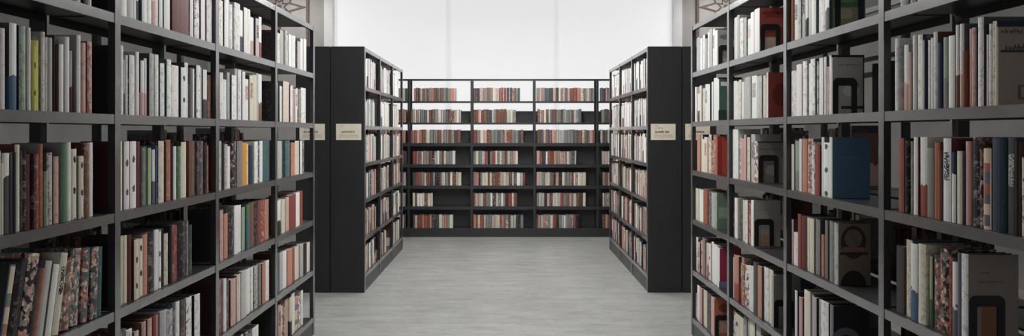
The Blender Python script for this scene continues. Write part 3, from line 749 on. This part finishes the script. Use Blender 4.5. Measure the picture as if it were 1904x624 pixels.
# cross bookcase, extents in the photograph per row
BK = [[(752,760),(769,853),(880,970),(998,1110),(1118,1133)], [(752,760),(763,858),(880,964),(1000,1086),(1119,1133)], [(752,760),(763,860),(880,977),(1000,1107),(1117,1133)],
      [(752,757),(767,850),(880,965),(998,1078),(1120,1133)], [(752,757),(767,863),(880,981),(998,1091),(1121,1133)], [(752,757),(767,807),(880,963),(998,1091),(1121,1133)], [(752,757),(767,848),(880,976),(997,1080),(1121,1133)]]
for r_, ex in enumerate(BK):
    z = LV_B[6-r_]
    for bi, (a, b_) in enumerate(ex):
        xa, xb = bpx(a), bpx(b_)
        if bi == 0: xa = BX[0]+.3
        if bi == 4: xb = BX[5]-.2
        lo, hi = BX[bi]+.018, BX[bi+1]-.018
        fill(1, YBK+.014, 'x', max(lo, xa), min(hi, xb), z, .182, 'cgdpsgrBBdggvBl' if r_ < 3 else 'wcpsgrBgdlBgkc', (0, 0, 1, 1, 1), (.022, .05), .006, (.12, .15))
# dark books standing deep on the second row of the right front case
yy = 2.86
for t in (.03, .022, .034, .026, .03):
    rest.append(mk_book(1, NEAR_R+.158+R.uniform(0, .01), 'y', yy, yy+t-.001, LV_R[4]+.0008, R.uniform(.19, .21), .105, R.choice('dk'), 0)); yy += t
# the rear side of the front cases: sparse books on the lower shelves
for s, face, lv in ((-1, NEAR_L, LV_L), (1, NEAR_R, LV_R)):
    W = 2*ND+.02
    for bay in range(4):
        ya = NY0+bay*NBAY+.04; yb = NY0+(bay+1)*NBAY-.04
        for row in range(2, 6):
            if row == 2 and bay < 2: continue
            z = lv[5-row]
            f0 = R.uniform(0, .3); f1 = R.uniform(.55, .95)
            h = .20 if row > 2 else (.15 if bay < 2 else .285)
            for q in (0,):
                n0 = len(rest)
                fill(s, face+ND+.13, 'y', ya+(yb-ya)*f0, ya+(yb-ya)*f1, z, h, 'kdgBmwcp', PT, (.02, .045), .025, (.135, .15))
V, Q, UVq, COLS, MI = [], [], [], [], []
for k in rest:
    v, q, uvq, sp, pv, pq = book_geo(k)
    n = len(V); V += v; Q += [tuple(n+i for i in f) for f in q]; UVq += uvq; MI += [0]*len(q)
    par = (k.pat, k.seed, k.str)
    COLS += [((k.base if sx else k.cov), k.acc, par) for sx in sp]
    n = len(V); V += pv; Q += [tuple(n+i for i in f) for f in pq]; UVq += [((0, 0),)*4]*len(pq); MI += [1]*len(pq)
    COLS += [(k.base, k.acc, par)]*len(pq)
me = bpy.data.meshes.new('books'); me.from_pydata(V, [], Q); me.materials.append(M['cover']); me.materials.append(M['pages'])
me.polygons.foreach_set('material_index', MI)
fill_attrs(me, UVq, COLS)
bo = bpy.data.objects.new('books', me); C.objects.link(bo)
tag(bo, 'remaining rows of upright books on the farther shelves and bookcases', 'books', 'books on the farther shelves', 'stuff')
print('books single', len(single), 'rest', len(rest), 'dup labels', [l for l, c in used.items() if c > 1])

# ------------------------------------------------------------------ signs on the end panels
def sign(s, px0, px1, label, kind):
    yp = MY0-.022; sc = yp/F
    x0, x1 = (px0-VX)*sc, (px1-VX)*sc
    z1, z0 = EYE-(230-VY)*sc, EYE-(260-VY)*sc
    root = empty('shelf_sign', ((x0+x1)/2, yp, z0)); tag(root, label, 'sign', 'cream signs on the bookcase ends')
    mb = MB(); mb.box(x0, x1, yp-.005, yp, z0, z1); mb.build('card', M['plate'], root, bevel=.001)
    w, h = x1-x0, z1-z0
    rr = random.Random(int(px0))
    def word(mb, u0, u1, v0, v1, gapp=.12):
        u = u0
        while u < u1:
            lw = rr.uniform(.022, .036); hh = rr.choice((.62, .62, .7, 1.0))
            if rr.random() > gapp:
                st = .3
                mb.box(x0+u*w, x0+(u+lw*st)*w, yp-.0058, yp-.0048, z0+v0*h, z0+(v0+(v1-v0)*hh)*h)
                q = rr.choice((.0, .25, .45)); mb.box(x0+u*w, x0+(u+lw*.85)*w, yp-.0058, yp-.0048, z0+(v0+(v1-v0)*q)*h, z0+(v0+(v1-v0)*(q+.17))*h)
                if rr.random() > .35: mb.box(x0+(u+lw*.6)*w, x0+(u+lw*.85)*w, yp-.0058, yp-.0048, z0+v0*h, z0+(v0+(v1-v0)*.6)*h)
            u += lw*1.12
    mb = MB(); word(mb, .2 if kind == 'b' else .17, .76 if kind == 'b' else .73, .44, .62, .02 if kind == 'b' else .1)
    if kind == 'h': word(mb, .2, .6, .70, .82, .35)
    mb.build('lettering', M['ink'], root)
    mb = MB()
    for v in (.16, .24, .31):
        mb.box(x0+.12*w, x0+.88*w, yp-.0056, yp-.0048, z0+v*h, z0+(v+.018)*h)
    mb.box(x0+.12*w, x0+.3*w, yp-.0056, yp-.0048, z0+.86*h, z0+.885*h)
    mb.build('ruled_lines', M['paleink'], root)
sign(-1, 625, 672, 'cream sign on the black end panel beside the left aisle edge', 'b')
sign(-1, 557, 604, 'cream sign half hidden behind the left front bookcase', 'h')
sign(1, 1210, 1256, 'cream sign on the black end panel beside the right aisle edge', 'h')
sign(1, 1274, 1320, 'cream sign half hidden behind the right front bookcase', 'b')

# ------------------------------------------------------------------ world, camera, output look
w = bpy.data.worlds.new('world'); scene.world = w; w.use_nodes = True
w.node_tree.nodes['Background'].inputs[0].default_value = (.9, .95, 1, 1); w.node_tree.nodes['Background'].inputs[1].default_value = .6
cd = bpy.data.cameras.new('camera'); cam = bpy.data.objects.new('camera', cd); C.objects.link(cam)
cam.location = (0, 0, EYE); cam.rotation_euler = (math.pi/2, 0, 0)
cd.sensor_fit = 'HORIZONTAL'; cd.sensor_width = 36; cd.lens = F/1904*36
cd.shift_x = (952-VX)/1904; cd.shift_y = (VY-312)/1904
cd.clip_start = .05
scene.camera = cam
vs = scene.view_settings
vs.view_transform = 'Standard'; vs.look = 'None'; vs.gamma = 1; vs.use_curve_mapping = False; vs.exposure = 0
